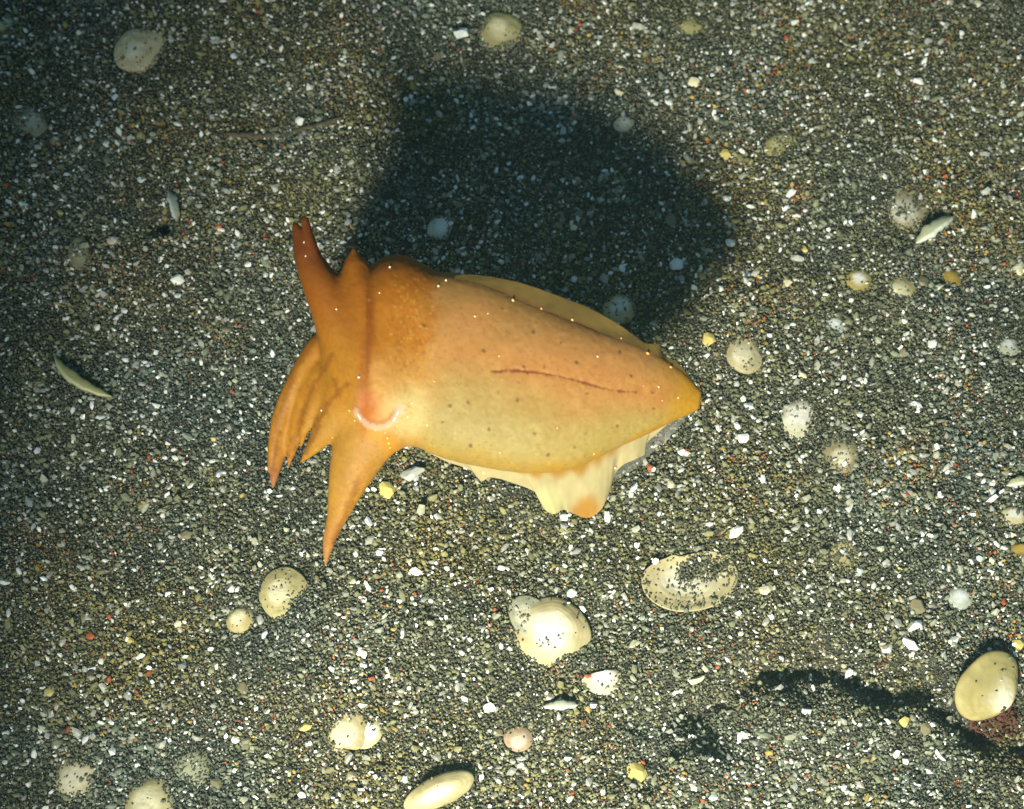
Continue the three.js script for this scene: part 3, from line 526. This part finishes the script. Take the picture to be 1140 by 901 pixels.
    if (u < 412) {
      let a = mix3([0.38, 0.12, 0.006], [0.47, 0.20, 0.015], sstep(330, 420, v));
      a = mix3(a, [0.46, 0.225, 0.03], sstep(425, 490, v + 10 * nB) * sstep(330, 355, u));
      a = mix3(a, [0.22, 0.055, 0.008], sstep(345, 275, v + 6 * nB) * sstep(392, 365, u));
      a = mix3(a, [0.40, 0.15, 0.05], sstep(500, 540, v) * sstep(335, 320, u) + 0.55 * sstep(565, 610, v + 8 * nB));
      for (const st of streaks) a = mix3(a, [0.28, 0.09, 0.008], 0.6 * sstep(5.5, 1, distLine(st, u, v) + 2 * nC + 1.5 * nD));
      h = mix3(h, a, sstep(412, 396, u));
    }
    h = mix3(h, [0.45, 0.225, 0.034], sstep(470, 500, v) * sstep(398, 408, u) * 0.8);
    h = mix3(h, [0.62, 0.27, 0.02], sstep(12, 4, distLine([[420, 483], [436, 492], [440, 505]], u, v)) * 0.8);
    col = mix3(col, h, hd);
    const pep = noise3(u / 1.9 + 40, v / 1.9, w / 1.9), pep2 = sstep(0.35, 0.75, pep) * (0.5 + 0.5 * nB);
    let f = 1 + 0.08 * nC + 0.09 * nD - 0.28 * pep2 + 0.07 * nB; col = [col[0] * f, col[1] * f * (1 + 0.03 * nB), col[2] * f * (1 + 0.1 * nB)];
    // dots
    const cx = Math.floor(u / 3.4), cy = Math.floor(v / 3.4), rnd = hash3(cx, cy, 7), spot = Math.hypot(u - (cx + 0.3 + 0.4 * hash3(cx, cy, 8)) * 3.4, v - (cy + 0.3 + 0.4 * hash3(cx, cy, 9)) * 3.4);
    const dense = sstep(34, 8, Math.hypot(u - 462 + (v - 340) * 0.05, (v - 350) * 0.38)) * 0.55 + 0.012 + 0.06 * sstep(60, 20, Math.hypot(u - 510, v - 440));
    if (rnd < dense && spot < 1.9) col = mix3(col, hash3(cx, cy, 11) < 0.62 ? [0.26, 0.10, 0.015] : [0.68, 0.45, 0.10], 0.42 * sstep(1.9, 0.6, spot));
    for (const [du, dv] of dots) { const r = Math.hypot(u - du, v - dv); if (r < 4) col = mix3(col, [0.17, 0.08, 0.02], 0.9 * sstep(2.6, 0.8, r + 1.4 * nD)); }
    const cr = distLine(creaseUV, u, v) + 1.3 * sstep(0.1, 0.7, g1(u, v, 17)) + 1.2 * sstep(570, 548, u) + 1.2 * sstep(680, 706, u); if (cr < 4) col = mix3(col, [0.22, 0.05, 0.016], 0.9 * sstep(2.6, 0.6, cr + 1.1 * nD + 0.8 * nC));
    const rl = distLine(lidUV, u, v + 3); if (rl < 6) col = mix3(col, [0.42, 0.15, 0.06], 0.6 * sstep(6, 2, rl + nD));
    const wl = distLine(lidUV, u, v - 1), wr = Math.min(Math.hypot(u - 449, v - 456), 1.6 * Math.hypot(u - 402, v - 461)); col = mix3(col, [0.80, 0.76, 0.66], 0.4 * Math.max(0.7 * sstep(4.5, 1.5, wl + 1.5 * nD), 0.8 * sstep(9, 1, wr + 4 * nC + 2 * nD)));
    return col;
  }
  { // relax the net so that no trace of the grid stays in the skin
    const cnt = V.length / 3, nb = Array.from({ length: cnt }, () => []);
    for (let q = 0; q < I.length; q += 3) for (let e = 0; e < 3; e++) nb[I[q + e]].push(I[q + (e + 1) % 3]);
    for (let it = 0; it < 4; it++) {
      const old = V.slice();
      for (let i = 0; i < cnt; i++) { const l = nb[i]; if (!l.length) continue; for (let c = 0; c < 3; c++) { let sum = 0; for (const k of l) sum += old[k * 3 + c]; V[i * 3 + c] = mix(old[i * 3 + c], sum / l.length, 0.55); } }
    }
  }
  const P = new Float32Array(V.length), N = new Float32Array(V.length), C = new Float32Array(V.length);
  const field = (u, v, w) => { const x = clamp((u - lo[0]) / CELL, 0, n[0] - 1.01), y = clamp((v - lo[1]) / CELL, 0, n[1] - 1.01), z = clamp((w - lo[2]) / CELL, 0, n[2] - 1.01), i = x | 0, j = y | 0, k = z | 0, a = x - i, b = y - j, c = z - k, q = (dj, dk) => mix(F[id(i, j + dj, k + dk)], F[id(i + 1, j + dj, k + dk)], a); return mix(mix(q(0, 0), q(1, 0), b), mix(q(0, 1), q(1, 1), b), c); };
  for (let i = 0; i < V.length; i += 3) {
    const u = V[i], v = V[i + 1], w = V[i + 2], h = 2;
    let nx = field(u + h, v, w) - field(u - h, v, w), ny = field(u, v + h, w) - field(u, v - h, w), nz = field(u, v, w + h) - field(u, v, w - h); const l = Math.hypot(nx, ny, nz) || 1; nx /= l; ny /= l; nz /= l;
    const b = 0.3 * g1(u, v, 9) + 0.22 * noise3(u / 4, v / 4, w / 4);                    // slightly goosefleshed skin
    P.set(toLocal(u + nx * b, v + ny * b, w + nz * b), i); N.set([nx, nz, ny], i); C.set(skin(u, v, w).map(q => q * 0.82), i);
  }
  const G = new THREE.BufferGeometry(); G.setAttribute('position', new THREE.BufferAttribute(P, 3)); G.setAttribute('color', new THREE.BufferAttribute(C, 3)); G.setIndex(I);
  { // turn the faces outwards
    const a = I[0] * 3, b = I[1] * 3, c = I[2] * 3; let s = 0;
    for (let q = 0; q < Math.min(I.length, 3000); q += 3) { const v3 = k => new THREE.Vector3(P[I[q + k] * 3], P[I[q + k] * 3 + 1], P[I[q + k] * 3 + 2]); const A = v3(0), nn = v3(1).sub(A).cross(v3(2).sub(A)); s += nn.dot(new THREE.Vector3(N[I[q] * 3], N[I[q] * 3 + 1], N[I[q] * 3 + 2])) > 0 ? 1 : -1; }
    if (s < 0) { for (let q = 0; q < I.length; q += 3) [I[q + 1], I[q + 2]] = [I[q + 2], I[q + 1]]; G.setIndex(I); }
  }
  G.computeVertexNormals();
  const skinMat = new THREE.MeshPhysicalMaterial({ vertexColors: true, roughness: 0.55, specularIntensity: 0.35, transmission: 0.22, thickness: 0 });
  part('body', G, skinMat, root);
  console.log('cuttlefish triangles', I.length / 3);

  // fins: thin rippled skirts along both flanks
  const finMat = new THREE.MeshPhysicalMaterial({ vertexColors: true, roughness: 0.7, specularIntensity: 0.3, transmission: 0.46, thickness: 0 });
  const thinMat = new THREE.MeshPhysicalMaterial({ vertexColors: true, roughness: 0.28, specularIntensity: 0.3, transmission: 0.68, thickness: 0 });
  const veilMat = new THREE.MeshPhysicalMaterial({ vertexColors: true, roughness: 0.3, transmission: 0.94, specularIntensity: 0.2, thickness: 0 });
  function fin(name, rootPts, tipPts, ruffle, colour, mat = finMat) {
    const nu = 150, nv = 16, P = [], C = [], I = [], curve = pts => new THREE.CatmullRomCurve3(pts.map(p => new THREE.Vector3(...p)), false, 'centripetal');
    const A = curve(rootPts), E = curve(tipPts);
    for (let sd = 0; sd < 2; sd++) for (let i = 0; i <= nu; i++) for (let j = 0; j <= nv; j++) {
      const a = A.getPoint(i / nu), b = E.getPoint(i / nu), k = j / nv, x = mix(a.x, b.x, k), y = mix(a.y, b.y, k) + 0.5 * noise2(i * 0.4, j * 0.3, 3) * k;
      const z = mix(a.z, b.z, k) + ruffle(i / nu, k) + 0.35 * noise2(x / 5, y / 5, 8);
      P.push(...toLocal(x, y, z - sd * mix(3.5, 0.9, Math.sqrt(k)))); C.push(...colour(x, y, k, i / nu));
    }
    const M = (nu + 1) * (nv + 1);
    for (let i = 0; i < nu; i++) for (let j = 0; j < nv; j++) { const a = i * (nv + 1) + j, b = a + 1, c = a + nv + 1, d = c + 1; I.push(a, b, c, b, d, c, M + a, M + c, M + b, M + b, M + c, M + d); }
    for (let i = 0; i < nu; i++) { const a = i * (nv + 1) + nv, c = a + nv + 1; I.push(a, M + a, c, c, M + a, M + c); }
    const g = new THREE.BufferGeometry(); g.setAttribute('position', new THREE.Float32BufferAttribute(P, 3)); g.setAttribute('color', new THREE.Float32BufferAttribute(C, 3)); g.setIndex(I); g.computeVertexNormals();
    return part(name, g, mat, root);
  }
  const litFin = fin('fin',
    [[474, 488, -4], [500, 502, -2], [540, 514, 0], [575, 520, 0], [605, 521, 0], [640, 516, 0], [670, 502, 0], [695, 484, 0], [716, 470, 0], [745, 456, 0], [768, 447, 0]],
    [[472, 501, -10], [495, 514, -12], [528, 527, -14], [535, 537, -14], [545, 532, -13], [575, 540, -12], [598, 551, -12], [606, 568, -14], [616, 573, -15], [628, 569, -14], [640, 574, -12], [654, 578, -14], [668, 570, -13], [677, 554, -10], [685, 532, -9], [692, 520, -10], [708, 512, -12], [719, 506, -12], [720, 496, -10], [736, 480, -8], [762, 458, -6], [775, 448, -4]],
    (a, k) => k * (6 * k * Math.sin(a * 34 + 0.8) + 0.8 * Math.sin(a * 83 + 2 * Math.sin(a * 17)) + 1.2 * noise2(a * 60, k * 2, 71)) * Math.sin(a * PI),
    (x, y, k) => {
      const n = g1(x, y, 11), m = g1(x, y, 4);
      let c = mix3([0.42, 0.22, 0.02], [0.53, 0.45, 0.235], sstep(0.10, 0.34, k + 0.12 * n + 0.045 * Math.sin(x * 0.28)));
      c = mix3(c, [0.48, 0.225, 0.015], sstep(24, 8, Math.hypot(x - 655, (y - 574) * 0.8) + 5 * n) * 0.9);
      c = mix3(c, [0.62, 0.60, 0.30], sstep(24, 8, Math.hypot(x - 612, y - 560)) * 0.7);
      const f = 1 + 0.07 * m + 0.08 * n + 0.05 * noise2(x / 2.6, k * 2.5, 77); return c.map(q => q * f);
    });
  fin('fin_margin',
    [[684, 532, -12], [692, 519, -12], [708, 510, -13], [717, 500, -13], [733, 481, -10], [755, 462, -8], [770, 450, -6]],
    [[685, 534, -16], [698, 529, -18], [712, 521, -20], [725, 507, -20], [743, 491, -18], [760, 473, -14], [772, 453, -8]],
    (a, k) => 1.5 * k * Math.sin(a * 26),
    (x, y, k) => { const f = 1 + 0.15 * g1(x, y, 6); return [0.8 * f, 0.8 * f, 0.77 * f]; }, veilMat).userData.label = 'grey see through outer margin of the fin';
  const farRoot = [[506, 318], [520, 318], [540, 323], [600, 348], [650, 366], [700, 388], [722, 398], [746, 412], [764, 430]].map(([u, v]) => [u, v, surfW(u, v) - 1]);
  const farTip = [[508, 309, 0], [520, 308, 1], [540, 309, 2], [575, 316, 2.6], [612, 328, 3.2], [650, 342, 4], [690, 364, 4.8], [706, 375, 5], [718, 383, 6], [733, 384, 6], [737, 394, 6.5], [753, 404, 7], [772, 426, 8]];
  const farFin = fin('fin',
    farRoot, farTip.map(([u, v, k]) => [u, v, farRoot[Math.round(k)][2] - 5]),
    (a, k) => 2 * k * k * Math.sin(a * 30) * Math.sin(a * PI),
    (x, y, k) => { const n = g1(x, y, 9), f = 1 + 0.12 * n + 0.08 * g1(x, y, 3); return mix3([0.36, 0.20, 0.06], [0.36, 0.25, 0.075], sstep(0.1, 0.4, k)).map(q => q * f); }, thinMat);

  litFin.userData.label = 'frilly cream fin with an orange lobe'; farFin.userData.label = 'thin olive fin beside the big shadow';
  // eyelid, papillae
  const ivory = new THREE.MeshPhysicalMaterial({ color: new THREE.Color().setRGB(0.86, 0.84, 0.80), roughness: 0.3 });
  {
    const pts = lidUV.map(([u, v]) => new THREE.Vector3(...toLocal(u, v, surfW(u, v + 1) - 0.3))), tube = new THREE.TubeGeometry(new THREE.CatmullRomCurve3(pts), 48, 1, 10), p = tube.attributes.position, nrm = tube.attributes.normal;
    for (let i = 0; i < p.count; i++) { const a = Math.floor(i / 11) / 48, r = (Math.sin(PI * clamp(a * 1.1)) * 0.6 + 1.1 * Math.exp(-(((a - 0.1) / 0.1) ** 2)) + 1.0 * Math.exp(-(((a - 0.88) / 0.12) ** 2)) + 0.25) * PX * (0.85 + 0.3 * noise2(a * 22, 3, 5)), c = new THREE.CatmullRomCurve3(pts).getPointAt(a); p.setXYZ(i, c.x + nrm.getX(i) * r, c.y + nrm.getY(i) * r, c.z + nrm.getZ(i) * r); }
    tube.computeVertexNormals(); part('eyelid', tube, ivory, root).userData.label = 'white crescent lower eyelid';
  }
  const papMats = [[0.82, 0.68, 0.34], [0.84, 0.40, 0.14], [0.88, 0.82, 0.66], [0.62, 0.30, 0.05]].map(c => new THREE.MeshPhysicalMaterial({ color: new THREE.Color().setRGB(...c), roughness: 0.4 }));
  const papGeo = new THREE.LatheGeometry([[0.001, 1.25], [0.28, 1.15], [0.5, 0.8], [0.72, 0.35], [1.05, 0.0], [1.15, -0.3]].map(([a, b]) => new THREE.Vector2(a, b)), 9);
  for (const [u, v, r, m] of [[571, 337, 3.4, 1], [636, 358, 3.6, 1], [719, 394, 3.8, 1], [745, 409, 3.2, 1], [690, 378, 2.8, 1], [602, 346, 2.8, 1], [663, 398, 2.4, 0], [735, 446, 2.2, 1], [612, 332, 2.6, 0], [437, 301, 2.2, 2], [427, 330, 1.6, 2], [381, 348, 1.8, 2], [406, 421, 2.2, 2], [345, 275, 1.7, 2], [347, 290, 1.6, 2],
    [394, 457, 1.8, 0], [399, 468, 1.6, 0], [422, 478, 2.0, 0], [432, 481, 1.9, 0], [434, 487, 1.9, 0], [435, 493, 2.0, 0], [436, 498, 1.7, 0], [445, 474, 1.7, 0], [457, 464, 1.8, 2], [462, 449, 1.5, 2], [478, 473, 1.8, 2], [486, 425, 2.2, 1], [530, 355, 2.6, 1], [490, 322, 3.0, 0], [498, 315, 2.4, 0],
    [361, 457, 2.0, 2], [372, 487, 1.8, 0], [731, 431, 1.9, 2], [753, 443, 1.9, 2], [727, 498, 2.0, 2], [714, 430, 1.6, 1], [538, 527, 2.2, 2], [581, 529, 2.0, 2], [636, 534, 2.0, 2], [686, 522, 1.8, 2], [665, 541, 1.7, 2], [556, 398, 1.6, 0], [544, 352, 1.5, 0], [557, 503, 1.7, 0], [660, 505, 1.8, 0], [619, 476, 1.6, 0], [398, 279, 1.8, 2], [442, 283, 2, 2]]) {
    const w = body(u, v, 0) < 0 || body(u, v, 30) < 0 || body(u, v, -12) < 0 ? surfW(u, v) : -9, m2 = part('papilla', papGeo, papMats[m], root);
    m2.position.set(...toLocal(u, v, w)); m2.scale.setScalar(r * PX * 0.62); m2.rotation.x = clamp((v - 425) / 140, -0.8, 0.8);
  }
  put(root, 'cuttlefish', 'orange cuttlefish hovering over dark sand with two arms raised and frilly cream fins', 'cuttlefish');
}

// ───────────────────────────── diver's torch, below the frame ─────────────────────────────
{
  const t = new THREE.Group(), dir = TORCH_AIM.clone().sub(TORCH_AT).normalize();
  const black = new THREE.MeshStandardMaterial({ color: new THREE.Color().setRGB(0.03, 0.03, 0.032), roughness: 0.45, metalness: 0.3 });
  const lathe = pts => { const g = new THREE.LatheGeometry(pts.map(([r, y]) => new THREE.Vector2(r, y)), 40); g.rotateX(PI / 2); return g; };
  part('housing', lathe([[0.0005, -0.14], [0.014, -0.14], [0.016, -0.136], [0.016, -0.05], [0.018, -0.045], [0.026, -0.022], [0.027, -0.006], [0.0255, -0.003], [0.0245, -0.003], [0.0245, -0.008], [0.0005, -0.02]]), black, t);
  part('tail_switch', lathe([[0.0005, -0.148], [0.007, -0.148], [0.008, -0.146], [0.008, -0.1405], [0.0005, -0.1405]]), black, t);
  part('lens', lathe([[0.0005, -0.0035], [0.024, -0.0035], [0.024, -0.0065], [0.0005, -0.0065]]), new THREE.MeshStandardMaterial({ color: 0xffffff, emissive: 0xfff3e2, emissiveIntensity: 1.5, roughness: 0.2 }), t);
  t.position.copy(TORCH_AT).addScaledVector(dir, -0.001); t.quaternion.setFromUnitVectors(new THREE.Vector3(0, 0, 1), dir);
  put(t, 'dive_torch', 'black dive torch shining low over the sand at the cuttlefish', 'torch');
}
// slightly milky sea water
scene.fog = new THREE.FogExp2(0xa4ccc8, 0.18);
renderer.render(scene, camera);
